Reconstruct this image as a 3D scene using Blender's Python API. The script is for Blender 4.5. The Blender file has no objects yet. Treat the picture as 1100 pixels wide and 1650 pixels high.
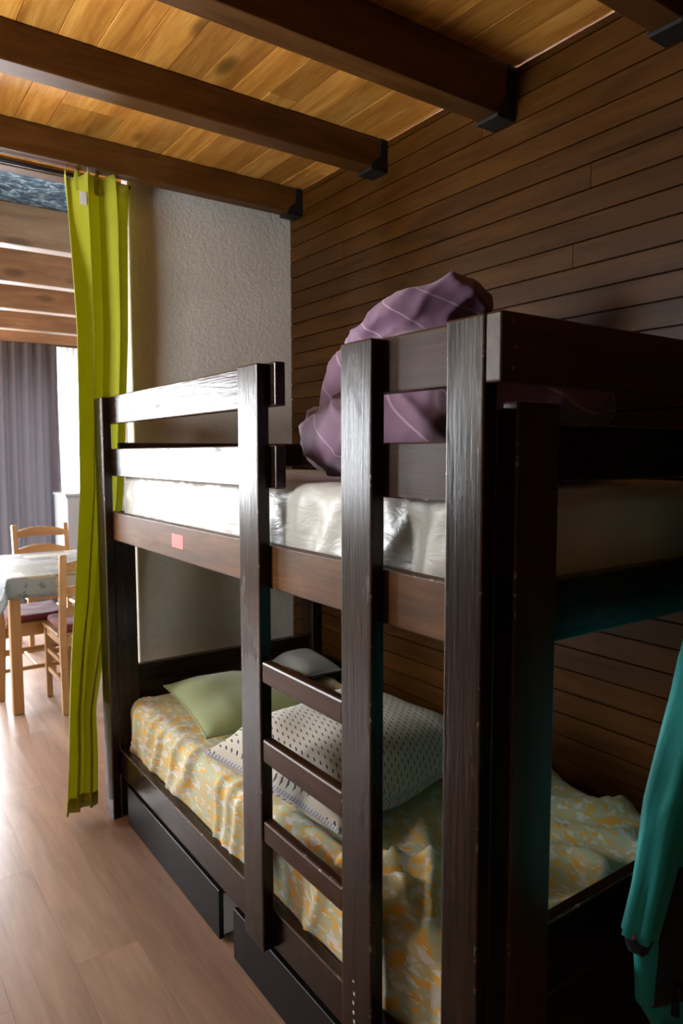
import bpy, bmesh, math, random
import numpy as np
from mathutils import Vector, Matrix, noise
random.seed(7)
S = bpy.context.scene
COL = S.collection

# ------------------------------------------------------------------ camera
cam_d = bpy.data.cameras.new('camera')
cam_d.sensor_fit = 'VERTICAL'; cam_d.sensor_height = 36.0
cam_d.lens = 1141.3 * 36.0 / 1650.0
cam_d.clip_start = 0.02
cam = bpy.data.objects.new('camera', cam_d); COL.objects.link(cam)
_f = Vector((0.57552, 0.81361, -0.08249)).normalized()
_r = _f.cross(Vector((0, 0, 1))).normalized(); _u = _r.cross(_f)
_roll = -0.0022
_r2 = _r * math.cos(_roll) + _u * math.sin(_roll); _u2 = -_r * math.sin(_roll) + _u * math.cos(_roll)
_m = Matrix((_r2, _u2, -_f)).transposed().to_4x4(); _m.translation = (-0.8628, -0.8184, 1.5237)
cam.matrix_world = _m
S.camera = cam
cam_d.dof.use_dof = True; cam_d.dof.focus_distance = 1.75; cam_d.dof.aperture_fstop = 5.0

# ------------------------------------------------------------------ sky, daylight, exposure
SKY = 60.0
W = bpy.data.worlds.new('sky'); S.world = W; W.use_nodes = True
bg = W.node_tree.nodes['Background']
bg.inputs['Color'].default_value = (0.90, 0.95, 1.0, 1); bg.inputs['Strength'].default_value = SKY
S.view_settings.view_transform = 'Standard'; S.view_settings.look = 'None'
S.view_settings.exposure = -0.1; S.view_settings.gamma = 1.0; S.view_settings.use_curve_mapping = False
XL, XR, YN, YF2, ZC = -3.4, 2.0, -1.9, 6.85, 2.81      # room extents
XN = -1.75                                              # left wall of the bunk room
def portal(name, loc, rot, sx, sy):
    d = bpy.data.lights.new(name, 'AREA'); d.shape = 'RECTANGLE'; d.size = sx; d.size_y = sy
    d.cycles.is_portal = True
    o = bpy.data.objects.new(name, d); COL.objects.link(o); o.location = loc; o.rotation_euler = rot
FWIN = (-3.2, -1.5, 0.95, 2.25)      # far window: x0,x1,z0,z1
GWIN = (-.55, 1.18, 0.08, 2.3)      # far window by the grey curtain
LWIN = (4.35, 5.45, 1.0, 2.25)        # side window: y0,y1,z0,z1
NWIN = (.95, 1.68, 1.52, 2.32)        # small window of the bunk room: y0,y1,z0,z1
portal('window_portal', ((FWIN[0]+FWIN[1])/2, YF2+.02, (FWIN[2]+FWIN[3])/2), (math.radians(-90), 0, 0), FWIN[1]-FWIN[0], FWIN[3]-FWIN[2])
portal('window_portal', ((GWIN[0]+GWIN[1])/2, YF2+.02, (GWIN[2]+GWIN[3])/2), (math.radians(-90), 0, 0), GWIN[1]-GWIN[0], GWIN[3]-GWIN[2])
portal('window_portal', (XL-.02, (LWIN[0]+LWIN[1])/2, (LWIN[2]+LWIN[3])/2), (math.radians(90), 0, math.radians(-90)), LWIN[1]-LWIN[0], LWIN[3]-LWIN[2])

portal('window_portal', (XN-.02, (NWIN[0]+NWIN[1])/2, (NWIN[2]+NWIN[3])/2), (math.radians(90), 0, math.radians(-90)), NWIN[1]-NWIN[0], NWIN[3]-NWIN[2])

# ------------------------------------------------------------------ helpers
def link(o, parent=None):
    COL.objects.link(o)
    if parent is not None:
        o.parent = parent
        bpy_inv = parent.matrix_world.inverted() if parent.type != 'EMPTY' else None
    return o
def wloc(o):
    v = Vector(o.location)
    while o.parent: o = o.parent; v = v + Vector(o.location)
    return v
def tag(o, label, cat, group=None, kind=None):
    o['label'] = label
    if cat: o['category'] = cat
    if group: o['group'] = group
    if kind: o['kind'] = kind
    return o
def struct(o, label=None):
    o['kind'] = 'structure'
    if label: o['label'] = label; 
    return o
def empty(name, loc):
    o = bpy.data.objects.new(name, None); o.location = loc; o.empty_display_size = .1
    COL.objects.link(o); return o
def place(o, loc, parent):
    """link o so that its world location is loc (parents only translate)"""
    COL.objects.link(o)
    loc = Vector(loc)
    if parent is not None:
        o.parent = parent; loc = loc - wloc(parent)
    o.location = loc
    return o
def mobj(name, bm, mat, loc=(0, 0, 0), parent=None, smooth=False):
    me = bpy.data.meshes.new(name); bm.to_mesh(me); bm.free()
    for m in (mat if isinstance(mat, (list, tuple)) else [mat]): me.materials.append(m)
    if smooth: me.polygons.foreach_set('use_smooth', [True]*len(me.polygons))
    return place(bpy.data.objects.new(name, me), loc, parent)
def pyobj(name, v, f, mat, loc=(0, 0, 0), parent=None, smooth=True):
    me = bpy.data.meshes.new(name); me.from_pydata([tuple(map(float, p)) for p in v], [], f)
    for m in (mat if isinstance(mat, (list, tuple)) else [mat]): me.materials.append(m)
    if smooth: me.polygons.foreach_set('use_smooth', [True]*len(me.polygons))
    me.update()
    return place(bpy.data.objects.new(name, me), loc, parent)
def box_bm(sx, sy, sz, bev=.004, seg=2, edgemat=None):
    bm = bmesh.new(); bmesh.ops.create_cube(bm, size=1)
    bmesh.ops.scale(bm, vec=(sx, sy, sz), verts=bm.verts)
    if bev: bmesh.ops.bevel(bm, geom=list(bm.edges), offset=bev, segments=seg, profile=.5, affect='EDGES', material=(edgemat if edgemat is not None else -1))
    return bm
def box(name, x0, x1, y0, y1, z0, z1, mat, parent=None, bev=.004, seg=2, edgemat=None):
    """box between world limits"""
    return mobj(name, box_bm(x1-x0, y1-y0, z1-z0, bev, seg, edgemat), mat, ((x0+x1)/2, (y0+y1)/2, (z0+z1)/2), parent)
def tube_bm(pts, rad, n=10, cap=True):
    bm = bmesh.new(); rings = []
    pts = [Vector(p) for p in pts]
    for i, p in enumerate(pts):
        t = (pts[min(i+1, len(pts)-1)] - pts[max(i-1, 0)]).normalized()
        a = t.orthogonal().normalized() if i == 0 else (prev - t*prev.dot(t)).normalized()
        prev = a; b = t.cross(a)
        r = rad[i] if isinstance(rad, (list, tuple)) else rad
        rings.append([bm.verts.new(p + a*math.cos(2*math.pi*k/n)*r + b*math.sin(2*math.pi*k/n)*r) for k in range(n)])
    for i in range(len(rings)-1):
        for k in range(n): bm.faces.new((rings[i][k], rings[i][(k+1) % n], rings[i+1][(k+1) % n], rings[i+1][k]))
    if cap: bm.faces.new(rings[0][::-1]); bm.faces.new(rings[-1])
    bmesh.ops.recalc_face_normals(bm, faces=bm.faces)
    return bm
def nz(x, y, z=0.): return noise.noise(Vector((x, y, z)))
def ridge(x, y, z=0.): return 1 - abs(noise.noise(Vector((x, y, z))))*2
def sstep(a, b, x):
    t = min(1, max(0, (x-a)/(b-a))); return t*t*(3-2*t)

# ------------------------------------------------------------------ materials
def new_mat(name):
    m = bpy.data.materials.new(name); m.use_nodes = True
    nt = m.node_tree; b = nt.nodes['Principled BSDF']
    return m, nt, b
def N(nt, typ, **kw):
    n = nt.nodes.new(typ)
    for k, v in kw.items():
        if k in n.inputs.keys() if isinstance(k, str) else False: n.inputs[k].default_value = v
        else: setattr(n, k, v)
    return n
def ramp(nt, stops, fac):
    r = nt.nodes.new('ShaderNodeValToRGB'); e = r.color_ramp.elements
    while len(e) > 1: e.remove(e[-1])
    e[0].position, e[0].color = stops[0][0], (*stops[0][1], 1)
    for p, c in stops[1:]:
        q = e.new(p); q.color = (*c, 1)
    nt.links.new(fac, r.inputs['Fac']); return r
def fac(nt, stops, f):
    return ramp(nt, [(p, (v, v, v)) for p, v in stops], f)
def mixc(nt, f, a, b, blend='MIX'):
    m = nt.nodes.new('ShaderNodeMix'); m.data_type = 'RGBA'; m.blend_type = blend
    for sock, val in ((m.inputs['Factor'], f), (m.inputs['A'], a), (m.inputs['B'], b)):
        if isinstance(val, bpy.types.NodeSocket): nt.links.new(val, sock)
        else: sock.default_value = val if isinstance(val, (float, int)) else (*val, 1)
    return m.outputs['Result']
def math_(nt, op, a, b=None, c=None):
    m = nt.nodes.new('ShaderNodeMath'); m.operation = op
    for i, v in enumerate((a, b, c)):
        if v is None: continue
        if isinstance(v, bpy.types.NodeSocket): nt.links.new(v, m.inputs[i])
        else: m.inputs[i].default_value = v
    return m.outputs[0]
def coords(nt, scale=(1, 1, 1), rnd=True, rot=(0, 0, 0)):
    tc = nt.nodes.new('ShaderNodeTexCoord'); mp = nt.nodes.new('ShaderNodeMapping')
    mp.inputs['Scale'].default_value = scale; mp.inputs['Rotation'].default_value = rot
    if rnd:
        oi = nt.nodes.new('ShaderNodeObjectInfo'); va = nt.nodes.new('ShaderNodeVectorMath'); va.operation = 'MULTIPLY_ADD'
        nt.links.new(oi.outputs['Random'], va.inputs[0]); va.inputs[1].default_value = (13.7, 7.3, 9.1)
        nt.links.new(tc.outputs['Object'], va.inputs[2]); nt.links.new(va.outputs[0], mp.inputs['Vector'])
    else: nt.links.new(tc.outputs['Object'], mp.inputs['Vector'])
    return mp.outputs['Vector']
def noise_n(nt, vec, scale, detail=4, rough=.55, dist=0.):
    n = nt.nodes.new('ShaderNodeTexNoise'); nt.links.new(vec, n.inputs['Vector'])
    n.inputs['Scale'].default_value = scale; n.inputs['Detail'].default_value = detail
    n.inputs['Roughness'].default_value = rough; n.inputs['Distortion'].default_value = dist
    return n.outputs['Fac']
def bump(nt, b, h, strength, dist=.01):
    n = nt.nodes.new('ShaderNodeBump'); n.inputs['Strength'].default_value = strength; n.inputs['Distance'].default_value = dist
    nt.links.new(h, n.inputs['Height']); nt.links.new(n.outputs['Normal'], b.inputs['Normal'])
def axis_scale(ax, along, across):
    return tuple(along if 'XYZ'[i] == ax else across for i in range(3))
def wood(name, ax, dark, mid, light, rough=(.3, .45), grain=1., rnd_val=.25, knots=0., bumpv=.15, spec=.5, smudge=0., coat=0.):
    m, nt, b = new_mat(name)
    v = coords(nt, axis_scale(ax, .9, 9*grain))
    g = noise_n(nt, v, 2.2, 6, .62, .6)
    v2 = coords(nt, axis_scale(ax, 3., 90*grain))
    g2 = noise_n(nt, v2, 1.5, 3, .6)
    s = math_(nt, 'ADD', math_(nt, 'MULTIPLY', g, .72), math_(nt, 'MULTIPLY', g2, .28))
    c = ramp(nt, [(.30, dark), (.50, mid), (.70, light)], s).outputs['Color']
    if knots:
        vk = coords(nt, axis_scale(ax, 2.2, 5.))
        vo = nt.nodes.new('ShaderNodeTexVoronoi'); nt.links.new(vk, vo.inputs['Vector']); vo.inputs['Scale'].default_value = 1.
        k = fac(nt, [(.0, 1.), (.10, .75), (.19, 0.)], vo.outputs['Distance']).outputs['Color']
        c = mixc(nt, math_(nt, 'MULTIPLY', k, knots), c, tuple(x*.22 for x in mid))
    oi = nt.nodes.new('ShaderNodeObjectInfo')
    val = math_(nt, 'MULTIPLY_ADD', oi.outputs['Random'], 2*rnd_val, 1-rnd_val)
    hs = nt.nodes.new('ShaderNodeHueSaturation'); nt.links.new(c, hs.inputs['Color']); nt.links.new(val, hs.inputs['Value'])
    nt.links.new(hs.outputs['Color'], b.inputs['Base Color'])
    r = math_(nt, 'MULTIPLY_ADD', g2, rough[1]-rough[0], rough[0])
    if smudge:
        vs = coords(nt, axis_scale(ax, 1.6, 5.))
        sm = fac(nt, [(.60, 0.), (.66, 1.)], noise_n(nt, vs, 2.4, 5, .6)).outputs['Color']
        r = math_(nt, 'ADD', r, math_(nt, 'MULTIPLY', sm, smudge))
    nt.links.new(r, b.inputs['Roughness'])
    b.inputs['Specular IOR Level'].default_value = spec
    if coat: b.inputs['Coat Weight'].default_value = coat; b.inputs['Coat Roughness'].default_value = .22
    bump(nt, b, s, bumpv, .004)
    return m
def plain(name, col, rough=.5, metal=0., spec=.5, var=0., bumpv=0., bscale=60.):
    m, nt, b = new_mat(name)
    b.inputs['Roughness'].default_value = rough; b.inputs['Metallic'].default_value = metal
    b.inputs['Specular IOR Level'].default_value = spec
    v = coords(nt)
    n = noise_n(nt, v, bscale, 4)
    c = mixc(nt, n, tuple(x*(1-var) for x in col), tuple(min(1, x*(1+var)) for x in col))
    nt.links.new(c, b.inputs['Base Color'])
    if bumpv: bump(nt, b, n, bumpv, .004)
    return m

BED = {a: wood('bed_stained_wood_'+a, a, (.005, .0022, .0016), (.013, .0054, .0030), (.036, .014, .0056), (.16, .28), 1., .22, .5, .45, .27, .25) for a in 'XYZ'}
BED['warm'] = wood('bed_worn_wood', 'Y', (.035, .013, .0035), (.095, .036, .008), (.17, .068, .016), (.42, .55), .8, .1, .8, .12, .16, .1)
BED['rung'] = wood('bed_rung_wood', 'Y', (.016, .0055, .0025), (.040, .0145, .0055), (.08, .030, .011), (.34, .48), 1., .1, .5, .2, .15, 0.)
BED['mid'] = wood('bed_lit_red_brown_wood', 'Z', (.030, .010, .0025), (.062, .021, .005), (.10, .036, .009), (.3, .45), 1., .1, .5, .1, .4, 0.)  # red-brown near corner plank; albedo raised in place of missing bounce light
BED['midx'] = wood('bed_lit_end_brown_wood', 'X', (.030, .014, .005), (.062, .029, .010), (.10, .048, .016), (.3, .45), 1., .1, .5, .1, .4, 0.)  # near end guard: colour lightened to stand in for weak ambient light
def edge_wear():
    m, nt, b = new_mat('bed_worn_edge')
    v = coords(nt, (1, 1, 1)); n = noise_n(nt, v, 34, 5, .7)
    c = ramp(nt, [(.0, (.03, .012, .006)), (.60, (.06, .025, .011)), (.70, (.55, .44, .34))], n)
    nt.links.new(c.outputs['Color'], b.inputs['Base Color']); b.inputs['Roughness'].default_value = .35
    return m
EDGE = edge_wear()
WALLB = wood('wall_board_wood', 'Y', (.025, .0082, .0010), (.050, .0178, .0022), (.078, .029, .0042), (.30, .42), .7, .16, .35, .06, .16)
CEILP = wood('ceiling_plank_pine', 'Y', (.33, .115, .016), (.58, .25, .042), (.80, .43, .10), (.42, .6), .8, .34, .9, .08, .3)
BEAM = wood('beam_wood', 'X', (.05, .018, .003), (.095, .036, .0065), (.15, .062, .013), (.4, .55), .5, .12, .5, .1, .2)
BEAM2 = wood('dining_beam_hazed_wood', 'X', (.13, .075, .045), (.21, .13, .08), (.30, .20, .125), (.4, .55), .5, .12, .7, .1)  # paler than the bunk room beams: bright veiling haze put into the colour
PINE = {a: wood('chair_pine_'+a, a, (.25, .125, .045), (.36, .20, .078), (.45, .27, .115), (.35, .45), .8, .08, .3, .06) for a in 'XYZ'}
FLOORM = wood('laminate_plank', 'Y', (.225, .152, .118), (.31, .214, .166), (.39, .28, .222), (.26, .36), .75, .10, .2, .05, .5)
IRON = plain('black_iron', (.012, .012, .013), .55, .3)
STUCCO = None
def stucco():
    m, nt, b = new_mat('white_stucco')
    v = coords(nt, rnd=False)
    n = noise_n(nt, v, 55, 6, .65, .4); n2 = noise_n(nt, v, 3, 3)
    c = ramp(nt, [(.3, (.62, .575, .49)), (.7, (.74, .69, .60))], n2)
    nt.links.new(c.outputs['Color'], b.inputs['Base Color']); b.inputs['Roughness'].default_value = .9
    bump(nt, b, n, .55, .010); return m
STUCCO = stucco()
PAINT = plain('wall_paint', (.52, .49, .44), .85, var=.04, bscale=8)
WHITEP = plain('white_paint', (.8, .8, .8), .4, var=.02)
DRAWERF = plain('drawer_black_brown', (.006, .006, .0075), .45, spec=.2, var=.3, bscale=25)
DRAWERW = plain('drawer_white_side', (.62, .62, .61), .5, var=.03)
BRASS = plain('screw_brass', (.35, .25, .10), .35, .9)
RED = plain('red_sticker', (.75, .035, .02), .45, var=.04)
def cloth(name, col, rough=.85, sheen=.2, weave=900., var=.06, trans=0.):
    m, nt, b = new_mat(name)
    v = coords(nt); n = noise_n(nt, v, 9, 4)
    c = mixc(nt, n, tuple(x*(1-var) for x in col), tuple(min(1, x*(1+var)) for x in col))
    nt.links.new(c, b.inputs['Base Color']); b.inputs['Roughness'].default_value = rough
    b.inputs['Sheen Weight'].default_value = sheen
    w = noise_n(nt, v, weave, 1); bump(nt, b, w, .15, .001)
    if trans:
        tr = nt.nodes.new('ShaderNodeBsdfTranslucent'); nt.links.new(c, tr.inputs['Color'])
        mx = nt.nodes.new('ShaderNodeMixShader'); mx.inputs[0].default_value = trans
        out = nt.nodes['Material Output']
        nt.links.new(b.outputs[0], mx.inputs[1]); nt.links.new(tr.outputs[0], mx.inputs[2]); nt.links.new(mx.outputs[0], out.inputs['Surface'])
    return m
LIME = cloth('lime_curtain_fabric', (.50, .50, .030), .8, .2, trans=.38)
LIMEH = cloth('lime_hem_fabric', (.36, .37, .020), .8, .2, trans=.1)
GREYC = cloth('grey_curtain_fabric', (.055, .050, .058), .8, .1, trans=.08)
SHEER = cloth('white_sheer_fabric', (.85, .87, .9), .8, .0, trans=.7)
GREENP = cloth('sage_pillowcase', (.24, .29, .115), .85, .2)
GREYP = cloth('grey_pillowcase', (.25, .25, .22), .85, .2)
BURG = cloth('burgundy_cushion', (.16, .018, .035), .85, .2)
TEAL = cloth('teal_shell', (.008, .45, .42), .6, .1)
NAVY = cloth('navy_shell', (.004, .006, .016), .7, .1)
MATW = cloth('mattress_ticking', (.62, .60, .55), .85, .1)
def satin():
    m, nt, b = new_mat('white_mattress_cover')
    v = coords(nt); n = noise_n(nt, v, 6, 4)
    c = mixc(nt, n, (.54, .51, .43), (.65, .63, .57))
    nt.links.new(c, b.inputs['Base Color']); b.inputs['Roughness'].default_value = .36
    b.inputs['Specular IOR Level'].default_value = .6
    w = noise_n(nt, coords(nt, (1, .35, 1)), 26, 5, .6, 1.5); bump(nt, b, w, .35, .01)
    return m
SATIN = satin()
def sheet_mat():
    m, nt, b = new_mat('printed_sheet')
    v = coords(nt, (1, 1, 1), False)
    vs = coords(nt, (1., .42, 1.), False, (0, 0, .5))
    n1 = noise_n(nt, vs, 52, 3, .5, .5)
    n2 = noise_n(nt, coords(nt, (1., .5, 1.), False, (0, 0, -.3)), 44, 3, .5, .4)
    n3 = noise_n(nt, coords(nt, (.9, .5, 1.), False, (0, 0, .2)), 34, 2, .5, .3)
    base = mixc(nt, fac(nt, [(.46, 0), (.54, 1)], n3).outputs['Color'], (.60, .54, .30), (.52, .58, .38))
    base = mixc(nt, fac(nt, [(.54, 0), (.57, 1)], n2).outputs['Color'], base, (.74, .74, .68))
    base = mixc(nt, fac(nt, [(.555, 0), (.585, 1)], n1).outputs['Color'], base, (.80, .46, .07))
    nt.links.new(base, b.inputs['Base Color']); b.inputs['Roughness'].default_value = .8
    b.inputs['Sheen Weight'].default_value = .15
    return m
SHEETM = sheet_mat()
def dash_mat():
    m, nt, b = new_mat('dash_print_pillowcase')
    tc = nt.nodes.new('ShaderNodeTexCoord')
    sp = nt.nodes.new('ShaderNodeSeparateXYZ'); nt.links.new(tc.outputs['Object'], sp.inputs[0])
    P = .021
    u = math_(nt, 'DIVIDE', sp.outputs['X'], P); row = math_(nt, 'FLOOR', u)
    fu = math_(nt, 'SUBTRACT', math_(nt, 'FRACT', u), .5)
    w = math_(nt, 'ADD', math_(nt, 'DIVIDE', sp.outputs['Y'], P*1.25), math_(nt, 'MULTIPLY', row, .5))
    w = math_(nt, 'ADD', w, math_(nt, 'MULTIPLY', sp.outputs['Z'], 30.))
    fw = math_(nt, 'SUBTRACT', math_(nt, 'FRACT', w), .5)
    d = math_(nt, 'SUBTRACT', fu, math_(nt, 'MULTIPLY', fw, .55))
    a = math_(nt, 'LESS_THAN', math_(nt, 'ABSOLUTE', d), .085)
    bb = math_(nt, 'LESS_THAN', math_(nt, 'ABSOLUTE', fw), .30)
    k = math_(nt, 'MULTIPLY', a, bb)
    c = mixc(nt, k, (.66, .64, .55), (.035, .04, .09))
    nt.links.new(c, b.inputs['Base Color']); b.inputs['Roughness'].default_value = .85
    b.inputs['Sheen Weight'].default_value = .1
    return m
DASH = dash_mat()
def gusset_mat():
    m, nt, b = new_mat('blue_tick_gusset')
    tc = nt.nodes.new('ShaderNodeTexCoord'); sp = nt.nodes.new('ShaderNodeSeparateXYZ'); nt.links.new(tc.outputs['Object'], sp.inputs[0])
    t = math_(nt, 'FRACT', math_(nt, 'DIVIDE', math_(nt, 'ADD', sp.outputs['X'], sp.outputs['Y']), .013))
    c = mixc(nt, math_(nt, 'LESS_THAN', t, .3), (.62, .62, .58), (.18, .25, .46))
    nt.links.new(c, b.inputs['Base Color']); b.inputs['Roughness'].default_value = .85
    return m
GUSSET = gusset_mat()
def purple_mat():
    m, nt, b = new_mat('purple_striped_duvet')
    tc = nt.nodes.new('ShaderNodeTexCoord')
    at = nt.nodes.new('ShaderNodeAttribute'); at.attribute_name = 'stripe'
    f = math_(nt, 'SUBTRACT', math_(nt, 'FRACT', at.outputs['Fac']), .5)
    k = math_(nt, 'LESS_THAN', math_(nt, 'ABSOLUTE', f), .026)
    n = noise_n(nt, coords(nt), 14, 4)
    base = mixc(nt, n, (.15, .070, .115), (.20, .10, .155))
    c = mixc(nt, math_(nt, 'MULTIPLY', k, .75), base, (.42, .27, .36))
    nt.links.new(c, b.inputs['Base Color']); b.inputs['Roughness'].default_value = .8; b.inputs['Sheen Weight'].default_value = .2
    return m
PURPLE = purple_mat()
def patch_mat():
    m, nt, b = new_mat('patchwork_oilcloth')
    tc = nt.nodes.new('ShaderNodeTexCoord'); mp = nt.nodes.new('ShaderNodeMapping'); nt.links.new(tc.outputs['Object'], mp.inputs['Vector'])
    mp.inputs['Rotation'].default_value = (0, 0, .0); mp.inputs['Scale'].default_value = (1, 1, 1.)
    sp = nt.nodes.new('ShaderNodeVectorMath'); sp.operation = 'SNAP'; nt.links.new(mp.outputs[0], sp.inputs[0]); sp.inputs[1].default_value = (.15, .15, .4)
    wn = nt.nodes.new('ShaderNodeTexWhiteNoise'); nt.links.new(sp.outputs[0], wn.inputs['Vector'])
    c = ramp(nt, [(0, (.34, .34, .29)), (.3, (.34, .34, .29)), (.31, (.09, .11, .13)), (.5, (.09, .11, .13)), (.51, (.22, .26, .29)), (.75, (.22, .26, .29)), (.76, (.16, .19, .15))], wn.outputs['Value'])
    c.color_ramp.interpolation = 'CONSTANT'
    n = noise_n(nt, coords(nt, (1, 2.2, 1), False), 22, 3, .6)
    k = fac(nt, [(.56, 0), (.62, .6)], n)
    cc = mixc(nt, k.outputs['Color'], c.outputs['Color'], (.05, .065, .07))
    nt.links.new(cc, b.inputs['Base Color']); b.inputs['Roughness'].default_value = .55; b.inputs['Specular IOR Level'].default_value = .25
    return m
PATCH = patch_mat()
def blue_mat():
    m, nt, b = new_mat('blue_mottled_fabric')
    n = noise_n(nt, coords(nt, (1, 1.6, 1), False), 20, 4, .6, .8)
    c = ramp(nt, [(.38, (.012, .03, .07)), (.52, (.05, .13, .22)), (.60, (.32, .46, .55))], n)
    nt.links.new(c.outputs['Color'], b.inputs['Base Color']); b.inputs['Roughness'].default_value = .7
    return m
BLUEF = blue_mat()
def pane_mat():
    m, nt, b = new_mat('window_pane_glass')
    nt.nodes.remove(b)
    t = nt.nodes.new('ShaderNodeBsdfTransparent'); g = nt.nodes.new('ShaderNodeBsdfGlossy'); g.inputs['Roughness'].default_value = .02
    lw = nt.nodes.new('ShaderNodeLayerWeight'); lw.inputs['Blend'].default_value = .5
    f = nt.nodes.new('ShaderNodeMath'); f.operation = 'POWER'; nt.links.new(lw.outputs['Facing'], f.inputs[0]); f.inputs[1].default_value = 5.
    f2 = nt.nodes.new('ShaderNodeMath'); f2.operation = 'MULTIPLY_ADD'; nt.links.new(f.outputs[0], f2.inputs[0]); f2.inputs[1].default_value = .9; f2.inputs[2].default_value = .04; f = f2
    mx = nt.nodes.new('ShaderNodeMixShader'); nt.links.new(f.outputs[0], mx.inputs[0]); nt.links.new(t.outputs[0], mx.inputs[1]); nt.links.new(g.outputs[0], mx.inputs[2])
    nt.links.new(mx.outputs[0], nt.nodes['Material Output'].inputs['Surface'])
    return m
PANE = pane_mat()

# ------------------------------------------------------------------ room shell
WY = 2.33          # white wall plane
WX = 1.05          # board wall plane
# floor with planks
fl = struct(box('floor', XL, XR, YN, YF2, -.12, -.009, FLOORM, bev=0), 'brown laminate floor')
PWd, PL = .19, 1.28
_pm = {}
def shared(key, fn, mats):
    if key not in _pm:
        bm = fn(); me = bpy.data.meshes.new(key[0]); bm.to_mesh(me); bm.free()
        for m in (mats if isinstance(mats, list) else [mats]): me.materials.append(m)
        _pm[key] = me
    return _pm[key]
nx = int((XR-XL)/PWd)+1
for i in range(nx):
    x0 = XL + i*PWd; x1 = min(x0+PWd, XR)
    if x1-x0 < .01: continue
    y = YN - (i*0.47 % 1)*PL
    while y < YF2:
        a, b_ = max(y, YN), min(y+PL, YF2)
        if b_-a > .02:
            key = ('floor_plank', round(x1-x0, 3), round(b_-a, 3))
            me = shared(key, lambda: box_bm(x1-x0-.0006, b_-a-.0006, .008, 0), FLOORM)
            place(bpy.data.objects.new('floor_plank', me), ((x0+x1)/2, (a+b_)/2, -.004), fl)
        y += PL
# ceiling with planks
ce = struct(box('ceiling', XL, XR, YN, YF2, ZC+.014, ZC+.1, CEILP, bev=0), 'knotty pine plank ceiling')
cw = .118
rng = random.Random(3)
x = WX - .0
while x > -1.9:
    x0, x1 = x-cw, x
    cuts = [-.6, rng.uniform(.2, 1.9), 2.4] if rng.random() < .75 else [-.6, 2.4]
    if rng.random() < .4: cuts.insert(2, 2.0) if len(cuts) == 3 and cuts[1] < 1.6 else None
    for a, b_ in zip(cuts[:-1], cuts[1:]):
        dz = rng.uniform(0, .0025)
        box('ceiling_plank', x0+.0008, x1-.0008, a+.0008, b_-.0008, ZC+dz, ZC+.014, CEILP, ce, .0012, 1)
    x -= cw
# board wall
wr = struct(box('wall_right', WX+.018, WX+.12, YN, WY+.1, 0, ZC, WALLB, bev=0), 'dark stained horizontal board wall')
bh = .0757; z = -.018; rng = random.Random(11)
while z < ZC:
    z0, z1 = max(z, 0), min(z+bh, ZC)
    cuts = [YN, WY]
    for _ in range(1):
        if rng.random() < .3: cuts.insert(1, rng.uniform(-.3, 1.9))
    for a, b_ in zip(cuts[:-1], cuts[1:]):
        bm = box_bm(.018, b_-a-.0006, z1-z0-.0045, .0012, 1)
        o = mobj('wall_board', bm, WALLB, (WX+.009+rng.uniform(0, .0015), (a+b_)/2, (z0+z1)/2), wr)
    z += bh
# white wall beside the opening
WLX = .225
wb = struct(box('wall_back', WLX, WX+.018, WY, WY+.09, 0, ZC+.014, STUCCO, bev=.006), 'rough white stucco wall')
# other enclosing walls
struct(box('wall_front', XL-.12, XR, YN-.12, YN, 0, ZC+.1, WALLB, bev=0))
struct(box('wall_return', XL, XN-.12, WY-.12, WY, 0, ZC+.014, PAINT, bev=0))
struct(box('wall_passage', WX+.018, XR, WY, WY+.09, 0, ZC+.1, PAINT, bev=0))
struct(box('wall_side', XR, XR+.12, WY, YF2, 0, ZC+.1, PAINT, bev=0))
def wall_with_hole(name, axis, pos, a0, a1, holes, mat):
    """wall perpendicular to axis with one rectangular opening h=(a,b,z0,z1)"""
    bm = bmesh.new()
    def add(p0, p1, z0, z1):
        if p1-p0 < 1e-4 or z1-z0 < 1e-4: return
        g = bmesh.ops.create_cube(bm, size=1)['verts']
        sx, sy = ((p1-p0), .12) if axis == 'Y' else (.12, p1-p0)
        bmesh.ops.scale(bm, vec=(sx, sy, z1-z0), verts=g)
        c = ((p0+p1)/2, pos+.06, (z0+z1)/2) if axis == 'Y' else (pos-.06, (p0+p1)/2, (z0+z1)/2)
        bmesh.ops.translate(bm, vec=c, verts=g)
    p = a0
    for h in holes:
        add(p, h[0], 0, ZC+.1); add(h[0], h[1], 0, h[2]); add(h[0], h[1], h[3], ZC+.1); p = h[1]
    add(p, a1, 0, ZC+.1)
    return struct(mobj(name, bm, mat))
wf = wall_with_hole('wall_far', 'Y', YF2, XL-.12, XR+.12, (FWIN, GWIN), PAINT)
wl = wall_with_hole('wall_left', 'X', XL, WY-.12, YF2, (LWIN,), PAINT)
wn = wall_with_hole('wall_window', 'X', XN, YN-.12, WY, (NWIN,), PAINT)
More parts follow.
